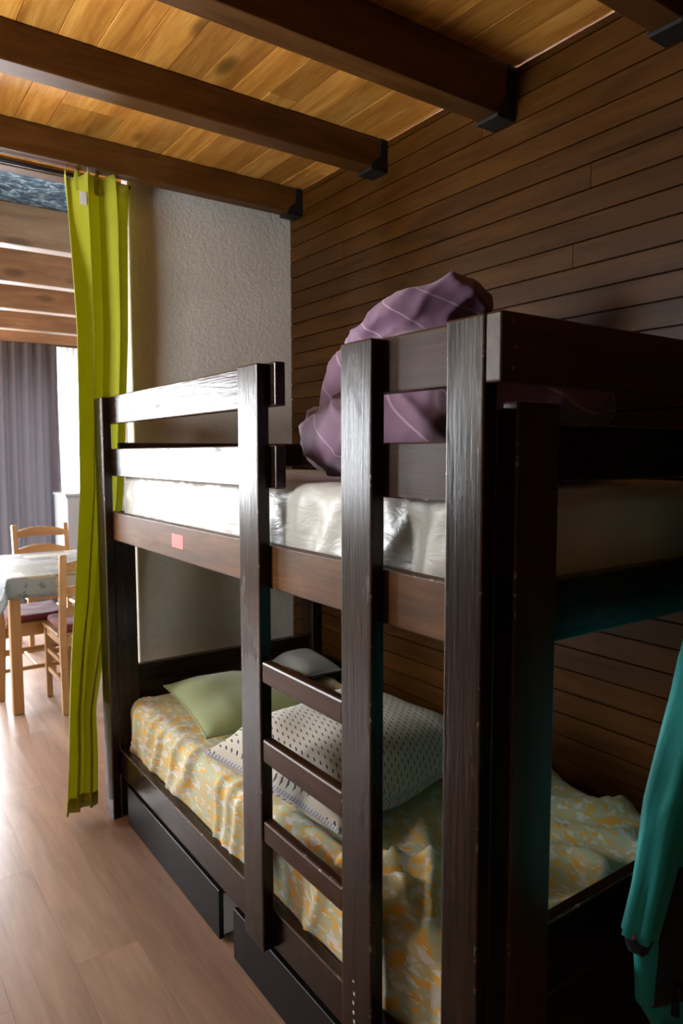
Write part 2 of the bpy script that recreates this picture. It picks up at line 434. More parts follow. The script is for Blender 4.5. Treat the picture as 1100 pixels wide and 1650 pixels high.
# windows
def window(name, axis, pos, a0, a1, z0, z1, nsash, label):
    root = empty(name, ((a0+a1)/2, pos, z0) if axis == 'Y' else (pos, (a0+a1)/2, z0)); struct(root, label)
    def bb(nm, p0, p1, q0, q1, t0, t1, m, par):
        if axis == 'Y': return box(nm, p0, p1, pos+t0, pos+t1, q0, q1, m, par, .003, 1)
        return box(nm, pos-t1, pos-t0, p0, p1, q0, q1, m, par, .003, 1)
    for p0, p1, q0, q1 in ((a0, a0+.05, z0, z1), (a1-.05, a1, z0, z1), (a0+.05, a1-.05, z0, z0+.05), (a0+.05, a1-.05, z1-.05, z1)):
        bb('window_frame', p0, p1, q0, q1, .02, .08, WHITEP, root)
    w = (a1-a0-.1)/nsash
    for i in range(nsash):
        s0 = a0+.05+i*w; s1 = s0+w
        pn = bb('pane', s0+.03, s1-.03, z0+.08, z1-.08, .045, .049, PANE, root)
        for p0, p1, q0, q1 in ((s0, s0+.03, z0+.05, z1-.05), (s1-.03, s1, z0+.05, z1-.05), (s0+.03, s1-.03, z0+.05, z0+.08), (s0+.03, s1-.03, z1-.08, z1-.05)):
            bb('sash', p0, p1, q0, q1, .03, .065, WHITEP, root)
window('window_1', 'Y', YF2, FWIN[0], FWIN[1], FWIN[2], FWIN[3], 2, 'tall window on the left of the far dining room wall')
window('window_4', 'Y', YF2, GWIN[0], GWIN[1], GWIN[2], GWIN[3], 2, 'tall bright window behind the grey and white curtains')
window('window_2', 'X', XL, LWIN[0], LWIN[1], LWIN[2], LWIN[3], 2, 'wide side window of the dining room')
window('window_3', 'X', XN, NWIN[0], NWIN[1], NWIN[2], NWIN[3], 1, 'small window of the bunk room')

# ------------------------------------------------------------------ ceiling beams
def beam(y0, y1, zb, x0, x1, label, bracket=True, group='ceiling beams', mat=None):
    o = empty('ceiling_beam', ((x0+x1)/2, (y0+y1)/2, zb)); tag(o, label, 'beam', group)
    box('timber', x0, x1, y0, y1, zb, ZC, mat or BEAM, o, .005, 2)
    if bracket:
        for (a, b_) in ((y0-.005, y0), (y1, y1+.005)):
            bm = bmesh.new()
            pr = [(x1, ZC-.002), (x1-.035, ZC-.002), (x1-.04, zb+.05), (x1-.075, zb+.02), (x1-.085, zb-.006), (x1, zb-.006)]
            f1 = [bm.verts.new((px, a, pz)) for px, pz in pr]; f2 = [bm.verts.new((px, b_, pz)) for px, pz in pr]
            bm.faces.new(f1); bm.faces.new(f2[::-1])
            for i in range(len(pr)): bm.faces.new((f1[i], f2[i], f2[(i+1) % len(pr)], f1[(i+1) % len(pr)]))
            bmesh.ops.recalc_face_normals(bm, faces=bm.faces)
            mobj('bracket_cheek', bm, IRON, (0, 0, 0), o)
        box('bracket_plate', x1-.085, x1, y0-.005, y1+.005, zb-.012, zb, IRON, o, .003, 1)
    return o
beam(2.215, 2.285, 2.69, XL, WX, 'brown ceiling beam above the lime curtain and white wall')
beam(1.555, 1.645, 2.69, XL, WX, 'brown ceiling beam, second from the white wall, with black bracket')
beam(.875, .965, 2.645, XL, WX, 'thick dark ceiling beam, third from the white wall, with black bracket')
beam(.245, .335, 2.645, XL, WX, 'dark ceiling beam in the top right corner above the bunk bed')
for k, y in enumerate((3.21, 4.07, 4.97, 5.88, 6.74)):
    beam(y, y+.1, 2.60, XL, XR, ['ceiling beam of the dining room under the blue mottled fabric', 'second dining room ceiling beam behind the lime curtain',
        'third dining room ceiling beam behind the lime curtain', 'fourth dining room ceiling beam, pale in the window light', 'last dining room beam directly above the grey curtain'][k], False, 'dining room ceiling beams', BEAM2)
lath = tag(box('ceiling_batten', XL, WLX+.3, 2.655, 2.735, 2.785, ZC+.014, BEAM, bev=.003), 'narrow light wooden batten across the ceiling above the blue fabric', 'batten')
# blue mottled fabric under the ceiling bay
v, f = [], []; nu, nv = 60, 14
for i in range(nu+1):
    for j in range(nv+1):
        X_ = -1.2 + 2.0*i/nu; Y_ = 2.75 + .455*j/nv
        v.append((X_, Y_, 2.806 - .010*math.sin(math.pi*j/nv) - .006*math.sin(X_*21+j*.4)*math.sin(math.pi*j/nv)))
for i in range(nu):
    for j in range(nv): a = i*(nv+1)+j; f.append((a, a+1, a+nv+2, a+nv+1))
o = pyobj('fabric_sheet', v, f, BLUEF); tag(o, 'blue and white mottled fabric stretched under the dining room ceiling', 'fabric')
o.modifiers.new('thick', 'SOLIDIFY').thickness = .006

# ------------------------------------------------------------------ bunk bed
T = .035
bed = empty('bunk_bed', (.5, 1.07, 0)); tag(bed, 'tall dark stained wooden bunk bed with ladder and guard rails', 'bunk bed')
def bb(name, x0, x1, y0, y1, z0, z1, mat=None, bev=.004, par=None):
    d = {'X': x1-x0, 'Y': y1-y0, 'Z': z1-z0}; ax = max(d, key=d.get)
    return box(name, x0, x1, y0, y1, z0, z1, [mat or BED[ax], EDGE], par or bed, bev, 2, 1)
H = 1.75
Y0, Y1 = 0.0, 2.157
# outer posts, front
bb('post', 0, T, Y0, .088, 0, H)
bb('ladder_post', 0, T, .300, .405, .19, H)
bb('ladder_post', 0, T, .768, .876, .19, H)
bb('post', 0, T, 2.05, Y1, 0, H)
# inner corner planks facing the ends
bb('corner_plank', .085, .198, Y0, Y0+T, 0, 1.612, BED['mid'])
bb('corner_plank', T+.0005, .124, 2.055, 2.084, 0, 1.17)
bb('corner_plank', T+.0005, .0845, Y0+.006, Y0+.046, 0, 1.60)
# rear posts
bb('rear_post', .99, 1.025, Y0, .107, 0, 1.60)
bb('rear_post', .99, 1.025, 2.05, Y1, 0, 1.60)
R0, R1 = T+.0003, T+.031
# upper guards
bb('guard_rail', R0, R1, .737, Y1-.004, 1.6433, 1.7535)
bb('guard_rail', R0, R1, .737, Y1-.004, 1.4338, 1.545)
bb('guard_rail', R0, R1, .047, .403, 1.6433, 1.7535, BED['rung'])
bb('guard_rail', R0, R1, .047, .403, 1.4338, 1.545, BED['rung'])
# side rails
sr = bb('side_rail', R0, R1, .047, Y1-.004, 1.1737, 1.2878, BED['warm'])
bm = box_bm(.0008, .094, .045, 0)
stk = mobj('sticker', bm, RED, (R0-.0004, 1.387, 1.236), sr); stk['label'] = 'small red rectangular sticker'
bb('side_rail', R0, R1, .047, Y1-.004, .187, .2968)
bb('rear_rail', .96, .989, .05, Y1-.05, 1.1737, 1.2878)
bb('rear_rail', .96, .989, .05, Y1-.05, .187, .2968)
bb('rear_guard', .96, .989, .05, Y1-.05, 1.46, 1.572)
# end boards, near end
eg = bb('end_guard', .002, 1.02, -.0355, -.0005, 1.6375, 1.75, BED['midx'])
for px, pz in ((.030, 1.735), (.036, 1.695), (.030, 1.660)):
    bm = bmesh.new(); bmesh.ops.create_cone(bm, cap_ends=True, segments=14, radius1=.0038, radius2=.003, depth=.002)
    bmesh.ops.rotate(bm, verts=bm.verts, matrix=Matrix.Rotation(math.radians(90), 3, 'X'))
    s = mobj('screw', bm, BRASS, (px, -.0362, pz), eg)
bb('end_guard', .09, .988, T+.001, .065, 1.468, 1.578)
bb('end_rail', .075, .988, T+.001, .066, 1.16, 1.283)
bb('end_board', .075, .988, T+.001, .066, .44, .592)
bb('end_board', .075, .988, T+.001, .064, .187, .437)
# end boards, far end
bb('end_board', .078, .988, 2.085, 2.115, 1.462, 1.570)
bb('end_rail', .078, .988, 2.085, 2.115, 1.1737, 1.2878)
bb('end_board', .078, .988, 2.085, 2.115, .44, .632)
# rungs
for zt, zb in ((.988, .931), (.781, .718), (.559, .500)):
    bb('rung', .004, T-.002, .4055, .7675, zb, zt, BED['rung'], .006)
# slats
for z in (1.200, .235):
    for k in range(11):
        y = .12 + k*.187
        box('slat', R1+.0005, .9595, y, y+.07, z, z+.018, PINE['X'], bed, .002, 1)
# cleats that carry the slats
for z in (1.178, .213):
    box('cleat', R1+.0004, R1+.022, .08, 2.07, z, z+.0215, PINE['Y'], bed, .002, 1)
    box('cleat', .938, .9596, .08, 2.07, z, z+.0215, PINE['Y'], bed, .002, 1)
# wear specks on the near ladder post
for k, (yy, zz) in enumerate(((.36, .372), (.357, .345), (.360, .322), (.359, .300), (.357, .280))):
    bm = box_bm(.0006, .006, .008 if k else .004, 0)
    mobj('paint_fleck', bm, DRAWERW, (-.0003, yy, zz), bed)

# ------------------------------------------------------------------ soft boxes (mattresses, sheet)
def soft_box(x0, x1, y0, y1, z0, z1, r, step, disp, bottom=True):
    """rounded box as a welded grid; disp(p, n) -> Vector offset"""
    hx, hy, hz = (x1-x0)/2, (y1-y0)/2, (z1-z0)/2
    n = [max(2, int(2*h/step)) for h in (hx, hy, hz)]
    idx, V, Fc = {}, [], []
    def vert(i, j, k):
        key = (i, j, k)
        if key in idx: return idx[key]
        p = Vector((-hx+2*hx*i/n[0], -hy+2*hy*j/n[1], -hz+2*hz*k/n[2]))
        c = Vector((max(-hx+r, min(hx-r, p.x)), max(-hy+r, min(hy-r, p.y)), max(-hz+r, min(hz-r, p.z))))
        d = p-c
        if d.length < 1e-9: q = p; nn = Vector((0, 0, 1))
        else: nn = d.normalized(); q = c+nn*r
        w = q + Vector(((x0+x1)/2, (y0+y1)/2, (z0+z1)/2))
        V.append(w + disp(w, nn)); idx[key] = len(V)-1
        return idx[key]
    def quad(a, b_, c, d): Fc.append((vert(*a), vert(*b_), vert(*c), vert(*d)))
    for i in range(n[0]):
        for j in range(n[1]):
            quad((i, j, n[2]), (i+1, j, n[2]), (i+1, j+1, n[2]), (i, j+1, n[2]))
            if bottom: quad((i, j, 0), (i, j+1, 0), (i+1, j+1, 0), (i+1, j, 0))
    for j in range(n[1]):
        for k in range(n[2]):
            quad((0, j, k), (0, j, k+1), (0, j+1, k+1), (0, j+1, k)); quad((n[0], j, k), (n[0], j+1, k), (n[0], j+1, k+1), (n[0], j, k+1))
    for i in range(n[0]):
        for k in range(n[2]):
            quad((i, 0, k), (i+1, 0, k), (i+1, 0, k+1), (i, 0, k+1)); quad((i, n[1], k), (i, n[1], k+1), (i+1, n[1], k+1), (i+1, n[1], k))
    return V, Fc
def disp_up(p, n):
    side = max(0, -n.x)
    w = .010*nz(p.x*2.5, p.y*2.5, p.z*2.5)
    # gathered wrinkles running down the front of the cover, sagging between the rails
    d1 = ridge(p.y*7 + p.z*6 + nz(p.x*4, p.y*4)*.8, p.z*3.2+p.x*5, 1.7)
    d2 = ridge(p.y*16 - p.z*9 + nz(p.y*5, p.x*5)*1.2, p.z*7+p.x*8, 5.1)
    amp = .004 + .007*side + .003*max(0, n.z)*sstep(.6, .1, p.x)
    w += amp*(d1-.5) + .5*amp*(d2-.5)
    return n*w + Vector((0, 0, 0))
v, f = soft_box(.078, .952, .078, 2.072, 1.222, 1.450, .045, .014, disp_up)
o = pyobj('mattress', v, f, SATIN); tag(o, 'mattress in shiny white cover on the upper bunk', 'mattress')
v, f = soft_box(.082, .948, .078, 2.068, .256, .485, .05, .05, lambda p, n: n*0)
o = pyobj('mattress', v, f, MATW); tag(o, 'white mattress under the yellow printed sheet on the lower bunk', 'mattress')
def disp_sheet(p, n):
    side = max(0, -n.x)
    w = .006*nz(p.x*3, p.y*3, 2.)
    # drapery folds at the front, diagonal tension creases on top
    d = ridge(p.y*7.5+p.z*2.5+nz(p.y*2, p.z*3)*.8, p.z*1.6 - p.y*.8, 3.3)
    d2 = ridge(p.x*3.2+p.y*4.0+nz(p.x*2.2, p.y*2.2)*.9, p.y*1.4-p.x*2.2, 8.8)
    near = sstep(1.0, .4, p.y)
    w += (.020*side+.003)*(max(0, d)**2.5-.3) + (.010+.042*near)*max(0, n.z)*max(0, d2)**4
    if n.z > .3 and p.y < .95:
        qx, qy = p.x-.03, p.y-.16
        rr = math.hypot(qx, qy)
        for ang, hgt in ((.42, .030), (.72, .038), (1.0, .030), (1.25, .040), (1.45, .026)):
            lx, ly = math.cos(ang+.25*rr), math.sin(ang+.25*rr)
            dd = qx*ly - qy*lx; al = qx*lx + qy*ly
            if al > 0: w += n.z*hgt*math.exp(-(dd/(.014+.035*al))**2)*sstep(.02, .15, al)*sstep(.80, .35, al)
    off = n*w
    if side > .3 and p.z < .44:
        off += Vector((-.006*sstep(.44, .30, p.z)*0, 0, 0))
    if p.z < .20:   # uneven hem
        off.z += .02*nz(p.y*3, 4.4)
        if abs(p.y-1.05) < .12 and p.x < .2: off.z += .035*(1-abs(p.y-1.05)/.12)
    return off
v, f = soft_box(.072, .956, .070, 2.076, .236, .497, .056, .013, disp_sheet, bottom=False)
# the hem hangs straight: undo the rounding at the lower edge
v2 = []
for p in v:
    v2.append(p)
o = pyobj('bed_sheet', v2, f, SHEETM); tag(o, 'rumpled sheet with yellow, green and white leaf print on the lower bunk', 'sheet')

# ------------------------------------------------------------------ pillows
def pillow(name, loc, w, l, h, rz, tilt, mats, seed, flat=0., gus=None):
    nu = 44; V, Fc = [], []
    def prof(u): return max(0., 1-abs(u)**3.2)**.62
    def pos(u, v_, s):
        t = prof(u)*prof(v_)
        # pulled-in sides between pointed corners
        px = u*w/2*(1-.055*(1-v_*v_)*abs(u)**3); py = v_*l/2*(1-.055*(1-u*u)*abs(v_)**3)
        hh = h*(t*(.62 if s > 0 else .38) + flat*.5)
        e = min(1, 3*t)
        wr = .010*nz(px*6+seed, py*6, s*2.)*e + .008*e*max(0, ridge(px*7+seed, py*4+px*3, s))**3*(1.2-t)
        return Vector((px, py, s*hh + wr*s))
    idx = {}
    def vert(i, j, s):
        edge = i in (0, nu) or j in (0, nu)
        key = (i, j, 0 if (edge and not flat) else s)
        if key not in idx:
            u = -1+2*i/nu; v_ = -1+2*j/nu
            u = math.sin(u*math.pi/2)*.6+u*.4; v_ = math.sin(v_*math.pi/2)*.6+v_*.4
            p = pos(u, v_, s)
            if edge and not flat: p.z = 0
            idx[key] = len(V); V.append(p)
        return idx[key]
    for i in range(nu):
        for j in range(nu):
            Fc.append((vert(i, j, 1), vert(i+1, j, 1), vert(i+1, j+1, 1), vert(i, j+1, 1)))
            Fc.append((vert(i, j, -1), vert(i, j+1, -1), vert(i+1, j+1, -1), vert(i+1, j, -1)))
    o = pyobj(name, V, Fc, mats, loc); o.rotation_euler = (tilt[0], tilt[1], rz)
    # edge strip: gusset when flat, piping otherwise
    ring = [(i, 0) for i in range(nu)]+[(nu, j) for j in range(nu)]+[(i, nu) for i in range(nu, 0, -1)]+[(0, j) for j in range(nu, 0, -1)]
    if flat:
        V2, F2 = [], []
        for (i, j) in ring:
            a = V[vert(i, j, -1)]; b_ = V[vert(i, j, 1)]; out = Vector((a.x, a.y, 0)).normalized()*.006
            V2 += [a, (a+b_)/2+out, b_]
        m = len(ring)
        for k in range(m):
            q = (k+1) % m
            for e in (0, 1): F2.append((3*k+e, 3*q+e, 3*q+e+1, 3*k+e+1))
        g = pyobj('gusset', V2, F2, gus); g.parent = o; g.location = (0, 0, 0)
    else:
        pts = [V[vert(i, j, 1)] for (i, j) in ring]
        bm = tube_bm(pts+[pts[0]], .004, 6, False)
        g = mobj('piping', bm, mats, (0, 0, 0)); g.parent = o; g.location = (0, 0, 0)
        g.data.polygons.foreach_set('use_smooth', [True]*len(g.data.polygons))
    return o
tag(pillow('pillow', (.44, 1.64, .552), .56, .62, .105, math.radians(-8), (0, 0), GREENP, 3.1), 'plain sage green pillow at the head of the lower bunk', 'pillow')
tag(pillow('pillow', (.42, .94, .582), .70, .58, .205, math.radians(10), (math.radians(3), 0), DASH, 7.7, .09, GUSSET), 'white pillow with small dark dash print lying across the lower bunk', 'pillow')
tag(pillow('pillow', (.855, 1.90, .545), .20, .30, .09, 0, (0, 0), GREYP, 1.3), 'dim grey pillow in the back corner of the lower bunk', 'pillow')

# ------------------------------------------------------------------ purple duvet heap
def blob(parts, voxel):
    bm = bmesh.new()
    for c, r, rot in parts:
        g = bmesh.ops.create_icosphere(bm, subdivisions=4, radius=1)['verts']
        bmesh.ops.scale(bm, vec=r, verts=g)
        bmesh.ops.rotate(bm, verts=g, matrix=Matrix.Rotation(rot[0], 3, 'X') @ Matrix.Rotation(rot[1], 3, 'Y') @ Matrix.Rotation(rot[2], 3, 'Z'))
        bmesh.ops.translate(bm, vec=c, verts=g)
    me = bpy.data.meshes.new('tmp'); bm.to_mesh(me); bm.free()
    t = bpy.data.objects.new('tmp', me); COL.objects.link(t)
    r = t.modifiers.new('r', 'REMESH'); r.mode = 'VOXEL'; r.voxel_size = voxel
    s = t.modifiers.new('s', 'SMOOTH'); s.factor = .5; s.iterations = 4
    dg = bpy.context.evaluated_depsgraph_get(); ev = t.evaluated_get(dg).to_mesh()
    V = [v.co.copy() for v in ev.vertices]; Nn = [v.normal.copy() for v in ev.vertices]; Fc = [tuple(p.vertices) for p in ev.polygons]
    t.evaluated_get(dg).to_mesh_clear(); bpy.data.objects.remove(t); bpy.data.meshes.remove(me)
    return V, Nn, Fc
D = math.radians
V, Nn, Fc = blob([((.62, 1.18, 1.58), (.20, .19, .14), (0, 0, 0)),
                  ((.60, 1.02, 1.70), (.20, .19, .19), (D(-25), 0, 0)),
                  ((.57, .80, 1.885), (.19, .25, .085), (D(-22), D(4), 0)),
                  ((.55, .74, 1.72), (.20, .24, .19), (0, 0, 0)),
                  ((.43, .38, 1.645), (.24, .27, .175), (0, 0, 0)),
                  ((.34, .52, 1.57), (.20, .40, .14), (0, 0, D(8))),
                  ((.60, .70, 1.56), (.26, .52, .13), (0, 0, 0))], .011)
out = []; stripe = []
for p, n in zip(V, Nn):
    a = ridge(p.x*4+p.z*3, p.y*4.5-p.z*5, 2.2); b2 = ridge(p.y*9+p.z*6+nz(p.x*6, p.y*6)*.8, p.x*7-p.z*4, 6.1)
    d = .022*(max(0, a)**3 - .3) + .012*(max(0, b2)**3 - .3) + .010*nz(p.x*4, p.y*4, p.z*4)
    q = p + n*d
    if q.z < 1.462: q.z = 1.462 + (q.z-1.462)*.02
    if q.x < .075: q.x = .075
    out.append(q)
    stripe.append((p.z*.85 - p.y*.60 + .12*p.x + .05*nz(p.x*3, p.y*3, p.z*3))/.100)
o = pyobj('duvet', out, Fc, PURPLE); tag(o, 'crumpled purple duvet with thin pale stripes heaped on the upper bunk', 'duvet')
at = o.data.attributes.new('stripe', 'FLOAT', 'POINT'); at.data.foreach_set('value', stripe)

# ------------------------------------------------------------------ under-bed drawers
def drawer(y0, y1, label):
    r = empty('underbed_drawer', (.3, (y0+y1)/2, 0)); tag(r, label, 'drawer', 'drawers under the lower bunk')
    box('front_panel', .036, .052, y0, y1, .006, .166, DRAWERF, r, .002, 1)
    box('side_panel', .0525, .86, y0+.004, y0+.018, .014, .150, DRAWERW, r, .001, 1)
    box('side_panel', .0525, .86, y1-.018, y1-.004, .014, .150, DRAWERW, r, .001, 1)
    box('back_panel', .86, .874, y0+.004, y1-.004, .014, .150, DRAWERW, r, .001, 1)
    box('bottom_panel', .0525, .86, y0+.0185, y1-.0185, .014, .020, DRAWERW, r, 0)
    for yy in (y0+.06, y1-.06):
        for xx in (.10, .80):
            bm = bmesh.new(); bmesh.ops.create_cone(bm, cap_ends=True, segments=14, radius1=.007, radius2=.007, depth=.014)
            bmesh.ops.rotate(bm, verts=bm.verts, matrix=Matrix.Rotation(D(90), 3, 'X'))
            mobj('castor', bm, IRON, (xx, yy, .007), r)
drawer(1.118, 1.975, 'black underbed drawer with white side, at the far end beside the curtain')
drawer(.10, 1.02, 'black underbed drawer below the ladder')

# ------------------------------------------------------------------ lime curtain at the opening
def curtain(name, x_of, y_base, z0, z1, nf, amp, mat, nu=110, nv=70, seed=0., extra=None):
    V, Fc = [], []
    for j in range(nv+1):
        t = j/nv; z = z0+(z1-z0)*t
        xl, xr = x_of(t)
        for i in range(nu+1):
            u = i/nu
            ph = 2*math.pi*nf*u + .5*nz(t*1.5, seed) + 1.1*nz(u*2+seed, t*.8)
            a = amp*(.75+.5*nz(u*3+seed, t*1.1+4))
            x_ = xl+(xr-xl)*u + .25*amp*math.sin(2*ph+.6)
            y_ = y_base + a*math.sin(ph)
            if extra: x_, y_, z_ = extra(u, t, x_, y_, z)
            else: z_ = z
            V.append((x_, y_, z_))
    for j in range(nv):
        for i in range(nu): a = j*(nu+1)+i; Fc.append((a, a+1, a+nu+2, a+nu+1))
    return V, Fc
def lime_x(t):
    # t 0 bottom .. 1 top
    xs = [(0, -.155, -.030), (.15, -.125, -.018), (.32, -.086, .10), (.5, -.05, .155), (.75, -.038, .195), (1, -.062, .215)]
    for (a, l0, r0), (b_, l1, r1) in zip(xs[:-1], xs[1:]):
        if t <= b_:
            k = (t-a)/(b_-a); return l0+(l1-l0)*k, r0+(r1-r0)*k
    return xs[-1][1:]
def lime_extra(u, t, x_, y_, z):
    if t > .93:                                   # scalloped, knotted heading
        k = (t-.93)/.07
        z -= .035*k*abs(math.sin(math.pi*3*u))**1.5
        y_ += .02*k*math.sin(6*math.pi*u)
    z += .012*nz(u*6, 1.)*(1-t)**4
    k = math.exp(-(u/.20)**2)*sstep(.98, .80, t)
    y_ -= .085*k; x_ -= .021*k
    k2 = sstep(.30, .05, t); y_ += (2.135 + (y_-2.2)*.5 - y_)*k2
    y_ = min(y_, 2.30)
    return x_, y_, z
def y_corr(fn): return fn
V, Fc = curtain('c', lime_x, 2.252, .035, 2.688, 2.3, .042, LIME, 130, 90, 2.4, lime_extra)
rows = 131; cut = 2*rows
lc = empty('door_curtain', (.03, 2.262, 0)); tag(lc, 'lime green curtain hanging at the edge of the opening', 'curtain')
b_ = pyobj('curtain_cloth', V, Fc, LIME, parent=None); b_.parent = lc; b_.location = -Vector(lc.location)
b_.modifiers.new('thick', 'SOLIDIFY').thickness = .0015
# hem
hv = V[:3*rows]; hf = [q for q in Fc if max(q) < 3*rows]
hv = [(x_, y_-.0025, z) for x_, y_, z in hv]
h = pyobj('hem', hv, hf, LIMEH); h.parent = lc; h.location = -Vector(lc.location); h.modifiers.new('thick', 'SOLIDIFY').thickness = .004
# tag and tab loops at the heading
tg = box('care_tag', -.012, .014, 2.216, 2.2175, 2.535, 2.585, WHITEP, None, 0); tg.parent = lc; tg.location = tg.location - lc.location
rod = tag(mobj('curtain_rod', tube_bm([(-.5, 2.30, 2.672), (WLX+.0, 2.30, 2.672)], .009, 12), IRON, smooth=True), 'thin black rod holding the lime curtain', 'rod')
for xx in (.005, .085, .155):
    pts = [(xx-.014, 2.262, 2.60), (xx-.017, 2.262, 2.645), (xx-.010, 2.272, 2.678), (xx, 2.30, 2.690), (xx+.010, 2.318, 2.672), (xx+.016, 2.29, 2.64), (xx+.014, 2.266, 2.60)]
    t_ = mobj('tab_loop', tube_bm(pts, .010, 8), LIME, parent=None, smooth=True); t_.parent = lc; t_.location = -Vector(lc.location)

# ------------------------------------------------------------------ dining room
def hang(name, x0, x1, y, z0, z1, nf, amp, mat, seed, label, cat='curtain'):
    V, Fc = curtain(name, lambda t: (x0, x1), y, z0, z1, nf, amp, mat, int(nf*18), 30, seed)
    o = pyobj(name, V, Fc, mat); tag(o, label, cat); return o
hang('window_curtain', .34, .935, 6.56, .03, 2.585, 5, .045, GREYC, 1.2, 'grey window curtain behind the dining table')
hang('sheer_curtain', .86, 1.26, 6.64, .03, 2.585, 7, .02, SHEER, 5.2, 'bright white sheer curtain beside the grey curtain')
rod2 = tag(mobj('curtain_rod', tube_bm([(-3.0, 6.60, 2.588), (1.6, 6.60, 2.588)], .010, 10), IRON, smooth=True), 'rod above the window carrying the grey curtain', 'rod')
cb = empty('cabinet', (1.1, 6.12, 0)); tag(cb, 'pale grey cabinet beside the white sheer curtain', 'cabinet')
CABM = plain('cabinet_grey', (.30, .34, .40), .45, var=.03)
box('body', .815, 1.41, 5.92, 6.35, 0, 1.135, CABM, cb, .004)
box('top', .805, 1.42, 5.90, 6.36, 1.1355, 1.16, CABM, cb, .004)
for k in range(2):
    d_ = box('door', .822+.295*k, 1.108+.295*k, 5.902, 5.9195, .06, 1.12, CABM, cb, .003)
    hd = box('handle', 1.08+.05*k, 1.092+.05*k, 5.885, 5.9015, .55, .68, IRON, d_, .002)

def chair(loc, rz, label):
    """ladder-back pine chair, origin on the floor at seat centre, facing local +Y"""
    r = empty('dining_chair', loc); r.rotation_euler = (0, 0, rz); tag(r, label, 'chair', 'pine chairs at the dining table')
    def add(nm, bm, mat, smooth=False): 
        me = bpy.data.meshes.new(nm); bm.to_mesh(me); bm.free(); me.materials.append(mat)
        if smooth: me.polygons.foreach_set('use_smooth', [True]*len(me.polygons))
        o = bpy.data.objects.new(nm, me); COL.objects.link(o); o.parent = r; return o
    def bx(nm, x0, x1, y0, y1, z0, z1, mat, bev=.004):
        bm = box_bm(x1-x0, y1-y0, z1-z0, bev, 2); o = add(nm, bm, mat); o.location = ((x0+x1)/2, (y0+y1)/2, (z0+z1)/2); return o
    W2, D2 = .20, .20
    for s in (-1, 1):
        # rear leg leaning back above the seat
        bm = bmesh.new(); x0 = s*W2 - .019; prof = [(-D2-.02, 0), (-D2, .46), (-D2-.06, .95)]
        fr = [bm.verts.new((x0, y-.016, z)) for y, z in prof]+[bm.verts.new((x0, y+.022, z)) for y, z in prof[::-1]]
        bk = [bm.verts.new((v.co.x+.038, v.co.y, v.co.z)) for v in fr]
        bm.faces.new(fr); bm.faces.new(bk[::-1]); n = len(fr)
        for i in range(n): bm.faces.new((fr[i], bk[i], bk[(i+1) % n], fr[(i+1) % n]))
        bmesh.ops.recalc_face_normals(bm, faces=bm.faces)
        bmesh.ops.bevel(bm, geom=list(bm.edges), offset=.004, segments=2, affect='EDGES')
        add('rear_leg', bm, PINE['Z'])
        bx('front_leg', s*W2-.018, s*W2+.018, D2-.036, D2, 0, .455, PINE['Z'])
        bx('side_apron', s*W2-.009, s*W2+.009, -D2+.022, D2-.036, .40, .455, PINE['Y'])
        for z in (.17, .29): bx('side_stretcher', s*W2-.009, s*W2+.009, -D2+.01, D2-.036, z, z+.026, PINE['Y'])
    bx('front_apron', -W2+.018, W2-.018, D2-.028, D2-.008, .40, .455, PINE['X'])
    bx('rear_apron', -W2+.019, W2-.019, -D2-.01, -D2+.01, .40, .455, PINE['X'])
    bx('front_stretcher', -W2+.018, W2-.018, D2-.028, D2-.01, .27, .30, PINE['X'])
    bx('cross_stretcher', -W2+.009, W2-.009, -.01, .01, .172, .194, PINE['X'])
    bx('seat', -W2-.024, W2+.024, -D2+.026, D2+.012, .455, .473, PINE['X'], .006)
    # arched slats
    for z0, h in ((.845, .055), (.705, .050), (.585, .045)):
        y = -D2 - .06*(z0+.03-.46)/.49
        bm = bmesh.new(); n = 14; fr, bk = [], []
        for i in range(n+1):
            u = -1+2*i/n; x_ = u*(W2-.019); yb = y - .018*(1-u*u)
            for k, zz in enumerate((z0 + .006*(1-u*u), z0+h+.028*(1-u*u)**1.2)):
                fr.append(bm.verts.new((x_, yb-.009, zz))); bk.append(bm.verts.new((x_, yb+.009, zz)))
        for i in range(n):
            a = 2*i
            bm.faces.new((fr[a], fr[a+2], fr[a+3], fr[a+1])); bm.faces.new((bk[a], bk[a+1], bk[a+3], bk[a+2]))
            bm.faces.new((fr[a+1], fr[a+3], bk[a+3], bk[a+1])); bm.faces.new((fr[a], bk[a], bk[a+2], fr[a+2]))
        bm.faces.new((fr[0], fr[1], bk[1], bk[0])); bm.faces.new((fr[-1], fr[-2], bk[-2], bk[-1]))
        bmesh.ops.recalc_face_normals(bm, faces=bm.faces)
        add('back_slat', bm, PINE['X'])
    return r
def seat_cushion(loc, rz, label):
    V, Fc = soft_box(-.20, .20, -.17, .20, 0, .05, .024, .02, lambda p, n: n*(.006*nz(p.x*9, p.y*9, 1.)) + Vector((0, 0, -.012*(1-min(1, 9*(p.x**2+p.y**2)))*(1 if n.z > .5 else 0))))
    o = pyobj('seat_cushion', V, Fc, BURG, loc); o.rotation_euler = (0, 0, rz)
    bm = tube_bm([(.19*math.cos(a)**1, .18*math.sin(a)+.015, .027) for a in np.linspace(0, 2*math.pi, 5)], .001, 4); bm.free()
    return tag(o, label, 'cushion', 'burgundy seat cushions')
for loc, rz, la, lb in (((.352, 3.63, 0), 0, 'pine chair with its back to the room, half hidden by the lime curtain', 'burgundy cushion on the chair half hidden by the lime curtain'),
                        ((.105, 4.086, 0), D(-90), 'pine chair pushed under the table from the left', 'burgundy cushion on the chair pushed under the table'),
                        ((.475, 5.12, 0), D(182), 'pine chair with arched slats at the far end of the table', 'burgundy cushion on the chair at the far end of the table')):
    chair(loc, rz, la); seat_cushion((loc[0], loc[1], .474), rz, lb)
